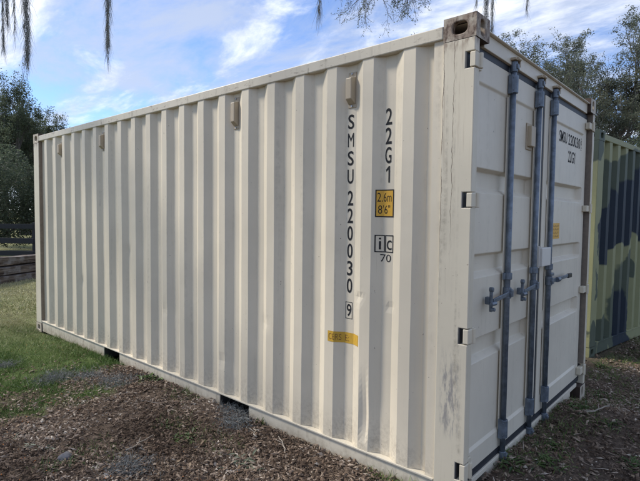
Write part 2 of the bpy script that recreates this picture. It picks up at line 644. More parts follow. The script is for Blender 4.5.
def container_shell(root, mats, prof=None):
    wall, rail, post, cast_n, cast_o = mats
    side_panel('side_panel', wall, root, False, prof)
    side_panel('side_panel', wall, root, True, prof)
    end_panel('end_panel', wall, root)
    roof_panel('roof_panel', rail, root)
    side_rails(root, rail)
    side_rails(root, rail, True)
    # castings
    for x, sx in ((0, 1), (W_, -1)):
        for y, sy in ((0, 1), (L_, -1)):
            for z in (0, H_-.118):
                casting(root, x, y, z, sx, sy, cast_n if (x == 0 and y == 0 and z > 1) else cast_o)
    # blind-end posts and rails
    for x0, x1 in ((.001, .16), (W_-.16, W_-.001)):
        MB().box(x0, x1, L_-.177, L_-.001, .1185, H_-.1185).build('corner_post', post, root, .006)
    MB().box(.163, W_-.163, L_-.06, L_-.003, 2.46, 2.556).build('end_rail', rail, root, .005)
    MB().box(.163, W_-.163, L_-.06, L_-.003, .03, .157).build('end_rail', rail, root, .005)
    # floor and cross members
    f = MB().box(.07, W_-.07, .08, L_-.08, .150, .178)
    f.build('floor', m_ply, root)
    y = .35
    while y < L_-.3:
        if not any(p[0]-.1 < y < p[1]+.1 for p in POCKETS):
            MB().box(.066, W_-.066, y, y+.045, .03, .1495).build('cross_member', m_dark, root)
        y += .29
    for p0, p1 in POCKETS:
        fp = MB()
        fp.box(.0665, W_-.0665, p0-.012, p0-.002, .012, .1495)
        fp.box(.0665, W_-.0665, p1+.002, p1+.012, .012, .1495)
        fp.box(.021, .066, p0-.010, p0-.001, .014, .1455)
        fp.box(.021, .066, p1+.001, p1+.010, .014, .1455)
        fp.build('fork_pocket', m_dark, root)


# ---- lettering
def text_mesh(body, wd, ht, thin=0.0):
    """flat glyph mesh fitted to wd x ht, lower-left at 0,0 in the xy plane"""
    if body == '1':
        P = [(.60, 0), (1, 0), (1, 1), (.66, 1), (0, .80), (0, .66), (.60, .80)]
        return np.array([(a*wd, b*ht, 0) for a, b in P]), [(0, 1, 6), (1, 2, 3), (1, 3, 6), (3, 4, 5), (3, 5, 6)]
    cu = bpy.data.curves.new('glyph', 'FONT')
    cu.body = body
    cu.size = 1
    cu.offset = thin
    cu.resolution_u = 4
    ob = bpy.data.objects.new('glyph', cu)
    COL.objects.link(ob)
    bpy.context.view_layer.update()
    dg = bpy.context.evaluated_depsgraph_get()
    me = bpy.data.meshes.new_from_object(ob.evaluated_get(dg))
    bpy.data.objects.remove(ob)
    bpy.data.curves.remove(cu)
    V = np.array([v.co[:] for v in me.vertices])
    F = [tuple(p.vertices) for p in me.polygons]
    bpy.data.meshes.remove(me)
    lo, hi = V.min(0), V.max(0)
    V[:, 0] = (V[:, 0]-lo[0])/(hi[0]-lo[0])*wd
    V[:, 1] = (V[:, 1]-lo[1])/(hi[1]-lo[1])*ht
    return V, F


def side_decal(name, V, F, y_left, z0, m, root, lift):
    """V in xy (x to the right as read) laid on the corrugated side; y runs right to left there"""
    bm = bmesh.new()
    vs = [bm.verts.new((y_left-v[0], z0+v[1], 0)) for v in V]
    for f in F:
        try:
            bm.faces.new([vs[i] for i in f])
        except ValueError:
            pass
    lo, hi = min(v.co.x for v in bm.verts), max(v.co.x for v in bm.verts)
    for c in PY:
        if lo < c < hi:
            bmesh.ops.bisect_plane(bm, geom=bm.verts[:]+bm.edges[:]+bm.faces[:], plane_co=(c, 0, 0), plane_no=(1, 0, 0), dist=1e-6)
    for v in bm.verts:
        y, z = v.co.x, v.co.y
        v.co = (float(prof_x(y)+dents(y, z))-lift, y, z)
    me = bpy.data.meshes.new(name)
    bmesh.ops.triangulate(bm, faces=bm.faces)
    bm.to_mesh(me)
    bm.free()
    return link(name, me, m, root)


def rect(wd, ht, ox=0, oy=0, nz=1, skew=0):
    V, F = [], []
    for j in range(nz+1):
        V += [(ox, oy+ht*j/nz, 0), (ox+wd, oy+ht*j/nz+skew, 0)]
    for j in range(nz):
        F.append((2*j, 2*j+1, 2*j+3, 2*j+2))
    return V, F


def frame(wd, ht, th):
    V = [(0, 0, 0), (wd, 0, 0), (wd, ht, 0), (0, ht, 0), (th, th, 0), (wd-th, th, 0), (wd-th, ht-th, 0), (th, ht-th, 0)]
    return V, [(i, (i+1) % 4, 4+(i+1) % 4, 4+i) for i in range(4)]


def vent(root, yc, z0, z1, nested=None):
    """louvred plastic ventilator in a corrugation hollow, facing -x"""
    h = z1-z0
    v = MB()
    v.box(INN-.006, INN-.0005, yc-.030, yc+.030, z0, z1)
    o = v.build('vent', m_vent, root, .002)
    hood = MB()
    zb, zt = z0+.17*h, z0+.86*h
    P = [(INN-.0065, yc-.027, zb-.018), (INN-.0065, yc+.027, zb-.018), (INN-.0065, yc+.027, zt), (INN-.0065, yc-.027, zt)]
    Q = [(INN-.045, yc-.021, zb+.012), (INN-.045, yc+.021, zb+.012), (INN-.045, yc+.021, zt-.012), (INN-.045, yc-.021, zt-.012)]
    hood.add(P+Q, [(4, 7, 6, 5), (0, 1, 2, 3), (0, 4, 5, 1), (1, 5, 6, 2), (2, 6, 7, 3), (3, 7, 4, 0)])
    hood.build('vent_hood', m_vent, o, .004)
    for z in (z0+.05*h, z1-.05*h):
        MB().tube([(INN-.012, yc, z), (INN-.006, yc, z)], .006, 8).build('screw', m_cam, o)
    return o


root = empty('shipping_container', (0, 0, 0))
tag(root, 'large beige corrugated steel shipping container with grey lock rods on its doors', 'container')
container_shell(root, (m_wall, m_rail, m_post, m_cast, m_cast2))

# door-end posts with hinge cut-outs
for side in (0, 1):
    X = (lambda a: a) if side == 0 else (lambda a: W_-a)
    mb = MB()
    def bxx(x0, x1, *r):
        a, c = sorted((X(x0), X(x1)))
        mb.box(a, c, *r)
    bxx(.0552, .16, .10, .177, .1185, H_-.1185)
    out = [(.177, H_-.1185), (.177, .1185), (.004, .1185)]
    for z0, z1 in reversed(HINGE_Z):
        out += [(.004, z0), (.054, z0), (.054, z1), (.004, z1)]
    out += [(.004, H_-.1185)]
    xa, xb = sorted((X(.001), X(.055)))
    mb.prism([(xa, q[0], q[1]) for q in out], (xb-xa, 0, 0))
    mb.build('corner_post', m_post, root, .004)
    for z0, z1 in HINGE_Z:
        hb = MB()
        a, c = sorted((X(.0005), X(.052)))
        hb.box(a, c, -.001, .030, z0+.004, z1-.004)
        hb.tube([(X(.060), -.001, z0+.002), (X(.060), -.001, z1-.002)], .013, 10)
        a, c = sorted((X(.062), X(.15)))
        hb.box(a, c, .031 if side == 0 else .006, .042, z0+.014, z1-.014)
        ho = hb.build('hinge', m_post, root, .004)
        a, c = sorted((X(.0025), X(.054)))
        MB().box(a, c, .047, .0535, z0+.001, z1-.001).build('hinge_slot_shade', m_gasket, root)  # black sheet stands in for the shade at the back of the slot

# thin brown strips laid on the inner faces of the posts
m_postin = plain('post_inner_brown', (.22, .18, .14), .75, .35, 22)
MB().box(W_-.0585, W_-.0552, .0065, .0515, .30, H_-.1195).build('post_channel', m_postin, root)
MB().box(.003, INN-.001, L_-.1815, L_-.1775, .16, 2.49).build('post_channel', m_postin, root)

# door header and sill
hd = MB().box(.163, W_-.163, .028, .10, 2.462, 2.540)
hd.box(.163, W_-.163, .008, .12, 2.5405, 2.548)
header = hd.build('door_header', m_door, root, .003)
sl_ = MB().box(.36, W_-.36, .030, .10, .012, .146)
sl_.box(.163, .3595, .030, .10, .115, .146).box(W_-.3595, W_-.163, .030, .10, .115, .146)
sill = sl_.build('door_sill', m_door, root, .003)
g = MB()
g.box(.07, W_-.07, .046, .075, 2.424, 2.4615).box(.07, W_-.07, .040, .075, .1465, .182)
g.box(1.186, 1.224, .047, .075, .1825, 2.4235)
g.box(.0555, .0935, .052, .075, .1825, 2.4235).box(W_-.0935, W_-.0555, .052, .075, .1825, 2.4235)
g.build('gasket', m_gasket, root)


def door(x0, x1, xl, xr):
    zl = [.184, .290, .308, .775, .800, .893, .908, 1.244, 1.270, 1.358, 1.375, 1.708, 1.736, 1.826, 1.842, 2.276, 2.290, 2.422]
    fr, sk, gr = .044, .054, .092
    yl = [fr, fr, sk, sk, gr, gr, sk, sk, gr, gr, sk, sk, gr, gr, sk, sk, fr, fr]
    xs = [x0, xl-.012, xl+.004, xr-.030, xr, x1]
    mb = MB()
    n = len(xs)
    for z, y in zip(zl, yl):
        for i, x in enumerate(xs):
            ins = i in (2, 3)
            yy = y if ins else fr
            mb.v.append((x, yy, z))
    for j in range(len(zl)-1):
        for i in range(n-1):
            mb.f.append((j*n+i, j*n+i+1, (j+1)*n+i+1, (j+1)*n+i))
    m_ = len(zl)-1
    mb.box(x0+.0005, x0+.012, fr+.001, .12, .1845, 2.4215)
    mb.box(x1-.012, x1-.0005, fr+.001, .12, .1845, 2.4215)
    mb.box(x0+.013, x1-.013, fr+.05, .12, .1845, 2.4215)
    return mb.build('door', m_door, root, .004)


dl = door(.097, 1.183, .160, 1.046)
dr = door(1.227, W_-.097, 1.325, W_-.170)

RY = .020


def lock_rod(d, x, hdir, hlen):
    st = MB().box(x-.026, x+.026, .0395, .0435, .30, 2.28)
    st.build('rod_backing_strip', m_door, d)
    MB().tube([(x, RY, .15), (x, RY, 2.47)], .0168, 14).build('lock_rod', m_rod, d, 0, True)
    # guide sleeves at top and bottom
    for z0, z1 in ((2.296, 2.405), (.245, .362)):
        s = MB()
        s.box(x-.031, x+.031, RY-.006, .0392, z0, z1)
        s.tube([(x, RY, z0+.004), (x, RY, z1-.004)], .0275, 14)
        for zz in (z0+.02, z1-.02):
            for q in (-1, 1):
                s.tube([(x+q*.022, RY-.012, zz), (x+q*.022, RY-.0058, zz)], .006, 8)
        s.build('rod_guide', m_rod, d, .003)
    for zz in (1.228, .78, 1.80):
        if zz == 1.228:
            s = MB().tube([(x, RY, zz-.020), (x, RY, zz+.020)], .026, 14)
            s.box(x-.034, x+.034, RY+.003, .0392, zz-.02, zz+.02)
            s.build('rod_guide', m_rod, d, .003)
    # cams at both rod ends with their keepers
    for zc, sg in ((2.452, 1), (.132, -1)):
        c = MB()
        c.tube([(x, RY, zc-.03), (x, RY, zc+.03)], .0215, 12)
        c.prism([(x-.012, RY-.030, zc-.014), (x+.034, RY-.022, zc-.014), (x+.040, RY+.006, zc-.014), (x-.012, RY+.008, zc-.014)], (0, 0, .028))
        c.build('cam', m_rod, d, .003)
        kp = MB()
        kz = zc+sg*.040
        kp.box(x-.038, x+.040, -.004, .0265, kz-.007, kz+.007)
        kp.box(x+.028, x+.040, -.006, .0265, kz-.007-(.03 if sg > 0 else 0), kz+.007+(.03 if sg < 0 else 0))
        kp.tube([(x-.022, -.008, kz), (x+.022, -.008, kz)], .010, 10)
        kp.build('cam_keeper', m_cam if sg < 0 else m_vent, header if sg > 0 else sill, .002)
    # handle hub and handle
    zh = 1.128
    h = MB()
    h.tube([(x, RY, zh-.032), (x, RY, zh+.032)], .025, 14)
    h.box(x-.016, x+.016, RY-.034, RY-.004, zh-.022, zh+.022)
    h.tube([(x-.020, RY-.022, zh), (x+.020, RY-.022, zh)], .011, 10)
    h.build('handle_hub', m_rod, d, .003)
    a = MB()
    e = x+hdir*hlen
    yb = RY-.024
    if hdir < 0:
        a.prism([(x-.02, yb, zh+.013), (x-.02, yb, zh-.013), (e+.02, yb+.004, zh-.030), (e+.02, yb+.004, zh-.006)], (0, .010, 0))
        a.build('handle', m_rod, d, .003)
        c = MB()
        zc = zh-.014
        c.box(e-.008, e+.008, yb+.004, yb+.020, zc-.062, zc+.060)
        c.box(e-.014, e+.014, yb+.018, .0392, zc-.022, zc+.020)
        c.tube([(e, yb, zc+.062), (e, yb+.022, zc+.062)], .014, 10)
        c.tube([(e-.030, yb-.002, zc-.016), (e+.030, yb-.002, zc-.016)], .012, 10)
        c.tube([(e-.01, yb-.016, zc-.046), (e-.01, yb+.01, zc-.046)], .011, 8)
        c.build('handle_catch', m_rod, d, .003)
    else:
        a.prism([(x+.02, yb, zh-.016), (e-.09, yb, zh-.010), (e-.09, yb, zh+.014), (x+.02, yb, zh+.014)], (0, .012, 0))
        a.tube([(x+.10, yb-.004, zh), (x+.15, yb-.004, zh)], .019, 10)
        a.build('handle', m_rod, d, .003)
        MB().box(e-.0895, e, yb-.004, yb+.014, zh-.016, zh+.018).build('handle_grip', m_grip, d, .004)
        c = MB().box(x-.032, x+.032, yb-.004, yb+.014, zh+.036, zh+.058)
        c.build('handle_catch', m_rod, d, .004)


lock_rod(dl, .566, -1, .265)
lock_rod(dl, 1.034, -1, .245)
lock_rod(dr, 1.357, 1, .50)

# lock box across the seam
lb = MB().box(1.115, 1.300, -.006, .0385, 1.246, 1.372)
lb.box(1.105, 1.1145, .010, .0385, 1.236, 1.385)
lb.build('lock_box', m_white, dr, .004)

# ventilator on the left door
dv = MB().box(.905, .985, .020, .0535, 2.035, 2.165)
dv.box(.895, .995, .046, .0535, 2.015, 2.185)
dv.build('vent', m_vent, dl, .004)
SIDE_VENTS = [(1, 2.232, 2.446), (5, 2.222, 2.462), (13, 2.236, 2.43), (17, 2.25, 2.428)]
for k, z0, z1 in SIDE_VENTS:
    vent(root, .516+PITCHC*k+.004, z0, z1)

# side lettering, one glyph after another down the hollows
yc = .806
for ch, z1, z0 in (('S', 2.194, 2.106), ('M', 2.081, 1.997), ('S', 1.972, 1.884), ('U', 1.860, 1.773)):
    V, F = text_mesh(ch, .046, z1-z0, 0.0 if ch == 'M' else .012)
    side_decal('letter', V, F, yc+.022, z0, m_black, root, .0012)
for i, ch in enumerate('220030'):
    z1 = 1.730-.1085*i
    V, F = text_mesh(ch, .042, .091, .012)
    side_decal('letter', V, F, yc+.018-.0005*i, z1-.091, m_black, root, .0012)
V, F = text_mesh('9', .036, .078, .01)
side_decal('letter', V, F, .820, .949, m_black, root, .0012)
V, F = frame(.054, .106, .0035)
side_decal('letter_box', V, F, .830, .934, m_black, root, .0012)
for i, ch in enumerate('22G1'):
    z1 = 2.196-.1105*i
    V, F = text_mesh(ch, .026 if ch == '1' else .042, .095, .004 if ch == '1' else .012)
    side_decal('letter', V, F, .551-(.008 if ch == '1' else 0), z1-.095, m_black, root, .0012)
# yellow height plate
V, F = rect(.112, .160, nz=4)
tagp = side_decal('height_sticker', V, F, .599, 1.570, m_yel, root, .0012)
V, F = frame(.112, .160, .006)
side_decal('sticker_border', V, F, .599, 1.570, m_black, tagp, .0020)
for body, wd, ht, oy, z0 in (('2.6m', .086, .052, .589, 1.660), ("8'6\"", .072, .050, .584, 1.590)):
    V, F = text_mesh(body, wd, ht, -.008)
    side_decal('lettering', V, F, oy, z0, m_black, tagp, .0022)
# ic mark and the 70 below it
for oy in (.600, .5415):
    V, F = frame(.0565, .102, .0060)
    side_decal('letter_box', V, F, oy, 1.364, m_black, root, .0012)
V, F = text_mesh('i', .012, .070, 0)
side_decal('letter', V, F, .578, 1.380, m_black, root, .0012)
V, F = text_mesh('c', .034, .056, 0)
side_decal('letter', V, F, .530, 1.380, m_black, root, .0012)
V, F = text_mesh('70', .070, .044, -.006)
side_decal('lettering', V, F, .570, 1.309, m_black, root, .0012)
# torn orange sticker
V, F = rect(.238, .068, nz=2, skew=.004)
stk = side_decal('torn_sticker', V, F, .944, .776, m_yel2, root, .0012)
m_brown = plain('brown_print', (.20, .09, .02), .6)
V2, F2 = text_mesh('CERS', .085, .038, -.01)
side_decal('lettering', V2, F2, .936, .792, m_brown, stk, .0022)
V2, F2 = text_mesh('E:', .030, .038, -.01)
side_decal('lettering', V2, F2, .830, .792, m_brown, stk, .0022)


def door_decal(name, V, F, x0, z0, m, parent, y):
    mb = MB()
    mb.add([(x0+v[0], y, z0+v[1]) for v in V], F)
    return mb.build(name, m, parent)


V, F = text_mesh('SMSU', .200, .086, +.010)
door_decal('lettering', V, F, 1.612, 2.155, m_black, dr, .0530)
V, F = text_mesh('220030', .345, .086, +.010)
door_decal('lettering', V, F, 1.848, 2.155, m_black, dr, .0530)
V, F = text_mesh('9', .030, .070, -.004)
door_decal('lettering', V, F, 2.226, 2.163, m_black, dr, .0530)
V, F = frame(.050, .100, .004)
door_decal('letter_box', V, F, 2.216, 2.148, m_black, dr, .0530)
V, F = text_mesh('1', .026, .092)
door_decal('lettering', V, F, 2.030, 2.020, m_black, dr, .0530)
V, F = text_mesh('22G', .160, .092, +.010)
door_decal('lettering', V, F, 1.858, 2.020, m_black, dr, .0530)
V, F = rect(.20, .118)
sk_ = door_decal('door_sticker', V, F, 1.492, 1.421, m_yel, dr, .0530)
for i in range(4):
    V, F = text_mesh('=-=-=', .15, .012)
    door_decal('lettering', V, F, 1.517, 1.435+.026*i, m_brown, sk_, .0522)


# ------------------------------------------------------------------ camouflage container
def camo_mat():
    m, t, b = mat('camouflage_paint')
    o = ocoord(t)
    s = t.n('ShaderNodeSeparateXYZ', {0: o})
    # s-coordinate along the visible side from its left end, and height
    a = t.math('SUBTRACT', L_, s.outputs[1])
    yz = t.n('ShaderNodeCombineXYZ', {0: a, 1: s.outputs[2], 2: t.math('MULTIPLY', s.outputs[0], .7)}).outputs[0]
    nn = t.n('ShaderNodeTexNoise', {'Vector': yz, 'Scale': 2.6, 'Detail': 4.0, 'Roughness': .5}).outputs[1]
    yzd = t.vmath('ADD', yz, t.vmath('SCALE', t.vmath('SUBTRACT', nn, (.5, .5, .5))))
    nd = t.nt.nodes
    for q in nd:
        if q.type == 'VECT_MATH' and q.operation == 'SCALE':
            q.inputs['Scale'].default_value = .42

    def blobs(lst):
        acc = None
        for (cx, cz, rx, rz) in lst:
            v = t.vmath('MULTIPLY', t.vmath('SUBTRACT', yzd, (cx, cz, 0)), (1/rx, 1/rz, .0))
            d = t.ramp(t.vmath('LENGTH', v), .95, 1.05, 1, 0)
            acc = d if acc is None else t.math('MAXIMUM', acc, d)
        return acc
    n1 = t.noise(o, 8, 5)
    pale = t.mix(n1, (.235, .240, .125), (.295, .295, .16))
    olive = t.mix(n1, (.066, .082, .058), (.095, .112, .078))
    navy = t.mix(n1, (.012, .021, .034), (.019, .030, .046))
    c = t.mix(blobs([(.04, 2.52, .15, .30), (.55, 1.85, .36, .42), (1.15, 2.15, .60, .34), (1.9, 1.9, .5, .6), (.95, .40, .36, .62), (.45, .10, .22, .34), (1.28, .95, .16, .30),
                     (2.1, .7, .25, .6), (3.2, 1.2, .9, .7), (4.6, 1.9, .8, .6), (5.4, .7, .5, .6), (.10, .10, .12, .3), (.11, .85, .025, .2), (.12, 1.3, .02, .12)]), pale, olive)
    c = t.mix(blobs([(.36, 1.42, .26, .34), (.62, 1.60, .30, .36), (1.10, 1.72, .52, .42), (1.70, 1.85, .50, .50), (1.02, .28, .28, .42), (1.12, -.05, .34, .25), (2.9, 1.9, .6, .4), (3.7, .6, .6, .4), (4.4, 1.1, .5, .4)]), c, navy)
    c = t.mix(t.ramp(t.noise(t.scale(o, (20, 20, 1)), 1, 4), .62, .8, 0, .35), c, (.16, .15, .11))
    setp(m, t, b, c, .6, 0, n1, .05, .01, .3)
    return m


m_camo = camo_mat()
TH = R(83)
# near-left lower corner of the visible long side stands at CC; that corner is local (0, L)
CC = Vector((3.79, .272, 0))
off = Matrix.Rotation(TH, 3, 'Z') @ Vector((0, L_, 0))
croot = empty('camouflage_container', (CC.x-off.x, CC.y-off.y, -.012-L_*math.sin(R(1.3))), TH)
croot.rotation_euler = (R(1.3), 0, TH)     # the ground there falls away a little to the right
tag(croot, 'pale green, olive and navy camouflage painted container beyond the beige doors', 'container')
container_shell(croot, (m_camo,)*5, deep_profile())
MB().box(.165, W_-.165, .02, .10, .03, 2.55).build('end_panel', m_camo, croot, .004)
for x0, x1 in ((.001, .16), (W_-.16, W_-.001)):
    MB().box(x0, x1, .001, .177, .1185, H_-.1185).build('corner_post', m_camo, croot, .006)


# ------------------------------------------------------------------ foliage helpers
def leafmat(name, dark, light, rough=.6, trans=.25):
    m, t, b = mat(name)
    a = t.n('ShaderNodeAttribute', attribute_name='tone').outputs['Fac']
    c = t.mix(a, dark, light)
    setp(m, t, b, c, rough, 0, None, spec=.3)
    tr = t.n('ShaderNodeBsdfTranslucent', {0: c})
    mx = t.n('ShaderNodeMixShader', {0: trans, 1: b.outputs[0], 2: tr.outputs[0]})
    m.node_tree.links.new(mx.outputs[0], m.node_tree.nodes['Material Output'].inputs[0])
    return m


def tonemat(name, stops, rough=.9, bump=0.0):
    m, t, b = mat(name)
    a = t.n('ShaderNodeAttribute', attribute_name='tone').outputs['Fac']
    rp = t.n('ShaderNodeValToRGB', {0: a})
    el = rp.color_ramp.elements
    el[0].position, el[0].color = stops[0][0], (*stops[0][1], 1)
    el[1].position, el[1].color = stops[-1][0], (*stops[-1][1], 1)
    for p, c in stops[1:-1]:
        e = el.new(p)
        e.color = (*c, 1)
    o = ocoord(t)
    n1 = t.noise(o, 120, 3)
    c = t.mix(t.ramp(n1, .3, .7, 0, .35), rp.outputs[0], (.04, .03, .025))
    setp(m, t, b, c, rough, 0, None, spec=.15)
    return m


m_bark = plain('oak_bark', (.085, .072, .062), .9, .45, 9, 0, .6)
m_oak = leafmat('oak_leaves_grey_green', (.085, .102, .075), (.21, .225, .155), .6, .5)
m_oak2 = leafmat('oak_leaves_dark', (.062, .085, .055), (.165, .195, .115), .6, .5)
m_bush = leafmat('shrub_leaves', (.055, .075, .05), (.145, .172, .105), .6, .45)
m_moss = tonemat('grey_moss', [(0, (.13, .137, .132)), (.5, (.27, .28, .265)), (1, (.42, .425, .40))])


def unit(v):
    return v/np.maximum(np.linalg.norm(v, axis=-1, keepdims=True), 1e-9)


def leaf_cards(C, size, r, flat=.5):
    """one bent diamond (two triangles) per centre"""
    n = len(C)
    d = unit(r.normal(size=(n, 3))*[1, 1, .7])
    nr = unit(r.normal(size=(n, 3))+np.array([0, 0, flat*2]))
    s = unit(np.cross(d, nr))
    L = size*(.6+.8*r.random((n, 1)))
    w_ = L*(.36+.2*r.random((n, 1)))
    a, b_ = C-d*L*.5, C+d*L*.5
    c1 = C+s*w_*.5+np.cross(s, d)*L*.06
    c2 = C-s*w_*.5+np.cross(s, d)*L*.06
    V = np.stack([a, c1, b_, c2], 1).reshape(-1, 3)
    i = np.arange(n)*4
    F = np.stack([i, i+1, i+2, i+3], 1)
    return V, F


def hair(P0, D, L, wd, r, seg=4, curl=.25, drop=0.0):
    """ribbons from points P0 along D"""
    n = len(P0)
    d = unit(D)
    s = unit(np.cross(d, r.normal(size=(n, 3))))
    p = P0.copy()
    rows = []
    for k in range(seg+1):
        ww = wd*(1-.8*k/seg)
        rows.append((p-s*ww/2, p+s*ww/2))
        d = unit(d+r.normal(size=(n, 3))*curl+np.array([0, 0, -drop]))
        p = p+d*(L/seg)
    V = np.stack([q for rw in rows for q in rw], 1).reshape(-1, 3)
    m_ = 2*(seg+1)
    base = (np.arange(n)*m_)[:, None]
    F = np.concatenate([base+np.array([2*k, 2*k+1, 2*k+3, 2*k+2]) for k in range(seg)], 0)
    return V, F


def grow(mb, tips, p, d, length, rad, lev, rnd, droop=0.0, spread=.8, kids=(3, 4), minr=.006):
    pts, rads = [p], [rad]
    q = Vector(p)
    d = Vector(d).normalized()
    ns = 4
    for i in range(ns):
        d = (d+Vector((rnd.gauss(0, .16), rnd.gauss(0, .16), rnd.gauss(0, .12)-droop))).normalized()
        q = q+d*length/ns
        pts.append(tuple(q))
        rads.append(max(minr*.6, rad*(1-.42*(i+1)/ns)))
    mb.tube(pts, rads, 7 if lev > 2 else (5 if lev > 1 else 3), cap=False)
    if lev <= 1:
        for i in range(1, ns+1):
            tips.append(pts[i])
    if lev == 0:
        return
    k = rnd.randint(*kids)
    for j in range(k):
        f = 1.0 if j == 0 else rnd.uniform(.35, 1)
        i = min(ns, max(1, int(round(f*ns))))
        az = Vector((rnd.gauss(0, 1), rnd.gauss(0, 1), rnd.gauss(0, .6)))
        az = (az-d*az.dot(d)).normalized()
        nd = (d*(1 if j else 1.6)+az*spread*rnd.uniform(.7, 1.3)).normalized()
        grow(mb, tips, pts[i], nd, length*rnd.uniform(.58, .80), rads[i]*.68, lev-1, rnd, droop, spread, kids, minr)


def oak(name, label, x, y, ht, seed, leaves, lsize, lm, group, lev=4, clump=.33, lean=(0, 0), moss=0, limbs=6, first=.28, radius=3.5):
    rnd = random.Random(seed)
    r = np.random.default_rng(seed)
    z0 = float(gz(x, y))
    t_ = empty(name, (x, y, z0))
    tag(t_, label, 'tree', group)
    mb, tips = MB(), []
    R0 = ht*.034
    hb = ht*first
    tp = [(0, 0, -.1), (lean[0]*.1, lean[1]*.1, hb*.5), (lean[0]*.3, lean[1]*.3, hb)]
    mb.tube(tp, [R0*1.35, R0, R0*.9], 9, False)
    for j in range(limbs):
        a = 2*math.pi*j/limbs+rnd.uniform(-.4, .4)
        up_ = rnd.uniform(.55, 1.4) if j else 2.5
        d = Vector((math.cos(a)+lean[0]*.3, math.sin(a)+lean[1]*.3, up_))
        grow(mb, tips, tp[2], d, ht*.30*rnd.uniform(.8, 1.1), R0*.55, lev, rnd, -.02, .85)
    T = np.array(tips)
    # fit the skeleton to the wanted height and crown radius
    sz = (ht-clump*.7)/T[:, 2].max()
    sr = radius/np.percentile(np.hypot(T[:, 0], T[:, 1]), 93)
    T = T*[sr, sr, sz]
    mb.v = [(v[0]*sr, v[1]*sr, v[2]*sz) for v in mb.v]
    mb.build('trunk', m_bark, t_, 0, True)
    wgt = r.random(len(T))**3+.04
    C = T[r.choice(len(T), leaves, p=wgt/wgt.sum())]+unit(r.normal(size=(leaves, 3)))*r.random((leaves, 1))**.6*clump*[1, 1, .7]
    keep = C[:, 2] > ht*.12
    C = C[keep]
    V, F = leaf_cards(C, lsize, r)
    tone = np.clip(r.normal(.45, .22, len(C))+.35*(vnoise(C[:, 0]+C[:, 2]*.7, C[:, 1]+C[:, 2], .9, seed)-.5), 0, 1)
    npmesh('crown', V, F, lm, t_, False, tone)
    if moss:
        P = T[r.integers(0, len(T), moss)]
        P = np.repeat(P, 9, 0)+r.normal(size=(moss*9, 3))*[.05, .05, .12]
        V, F = hair(P, np.tile([0., 0, -1], (len(P), 1)), .3+.7*r.random((len(P), 1)), .02, r, 3, .12, .4)
        npmesh('hanging_moss', V, F, m_moss, t_, False, r.random(len(F)))['kind'] = 'stuff'
    return t_


def at(u, v, D):
    d = fw+r2*((u-320)/FPX)+u2*((240.5-v)/FPX)
    return CAM+d*D


def oak_at(label, u, D, *a, **k):
    p = at(u, 215, D)
    return oak('oak_tree', label, p.x, p.y, *a, **k)


# oaks behind the containers, right
GR = 'oak trees behind the containers'
oak_at('tall airy oak rising behind the beige container doors', 496, 26, 12.4, 19, 84000, .085, m_oak, GR, moss=40, clump=.27, radius=5.0)
oak_at('broad dense oak at the right edge above the camouflage container', 630, 26, 11.6, 23, 66000, .085, m_oak, GR, moss=40, clump=.27, radius=4.6)
oak_at('oak standing between the two other tall oaks behind the doors', 588, 29, 13.6, 31, 80000, .095, m_oak, GR, moss=20, clump=.30, radius=4.8)
oak_at('dark low oak just above the camouflage roof edge', 636, 17, 5.6, 47, 12000, .08, m_oak2, GR, moss=20, radius=1.5)
# trees beyond the fence, left
GL = 'trees beyond the board fence'
oak_at('tallest dark oak at the left edge beyond the fence', 6, 25, 9.2, 52, 44000, .085, m_oak2, GL, moss=30, clump=.26, radius=2.6)
oak_at('dark oak beside the far left corner of the beige container', 36, 28, 9.4, 65, 42000, .09, m_oak2, GL, moss=30, clump=.26, radius=2.3)
oak_at('distant dense oak filling the gap left of the container', 25, 34, 8.6, 71, 26000, .13, m_oak2, GL, clump=.6, radius=4.5)


def shrub(label, x, y, ht, rad, seed, n):
    r = np.random.default_rng(seed)
    rnd = random.Random(seed)
    t_ = empty('shrub', (x, y, float(gz(x, y))))
    tag(t_, label, 'shrub', 'shrubs along the fence')
    mb, tips = MB(), []
    for j in range(6):
        a = j*1.05+rnd.random()
        grow(mb, tips, (0, 0, -.05), (math.cos(a)*.8, math.sin(a)*.8, 1.5), ht*.45, .05, 2, rnd, 0, .8)
    mb.build('stem', m_bark, t_, 0, True)
    d = unit(r.normal(size=(n, 3)))
    q = d*(r.random((n, 1))**.33)
    bump = .75+.5*vnoise(d[:, 0]*2+d[:, 2], d[:, 1]*2, 1.6, seed)
    C = q*bump[:, None]*[rad, rad, ht*.5]+[0, 0, ht*.5]
    V, F = leaf_cards(C[C[:, 2] > 0], .10, r)
    npmesh('foliage', V, F, m_bush, t_, False, np.clip(r.normal(.4, .25, len(F)), 0, 1))


shrub('dark thicket behind the fence at the left edge', 3.4, 21.5, 4.2, 2.2, 5, 26000)
shrub('grey green thicket behind the fence beside the container corner', 6.4, 20.2, 3.8, 2.2, 6, 26000)
shrub('low thicket further left beyond the fence, near the frame edge', -.5, 24.0, 3.8, 2.6, 8, 12000)

# ------------------------------------------------------------------ overhanging oak with moss, trunk left of the picture
ov = empty('overhanging_oak', (-9.0, 6.0, float(gz(-9, 6))))
tag(ov, 'overhanging oak whose bare twigs and grey moss strands hang into the sky', 'tree')
rnd = random.Random(99)
rr = np.random.default_rng(99)
O = Vector(ov.location)
mb, tips = MB(), []
mb.tube([(0, 0, -.1), (.1, .05, 1.5), (.3, .1, 3.2)], [.52, .40, .36], 10, False)


def limb(pts, r0, r1):
    P = [Vector(p)-O for p in pts]
    out = []
    for i in range(len(P)-1):
        for k in range(5):
            out.append(P[i].lerp(P[i+1], k/5)+Vector((rnd.gauss(0, .05), rnd.gauss(0, .05), rnd.gauss(0, .05))))
    out.append(P[-1])
    mb.tube(out, [r0+(r1-r0)*i/(len(out)-1) for i in range(len(out))], 8)
    return out


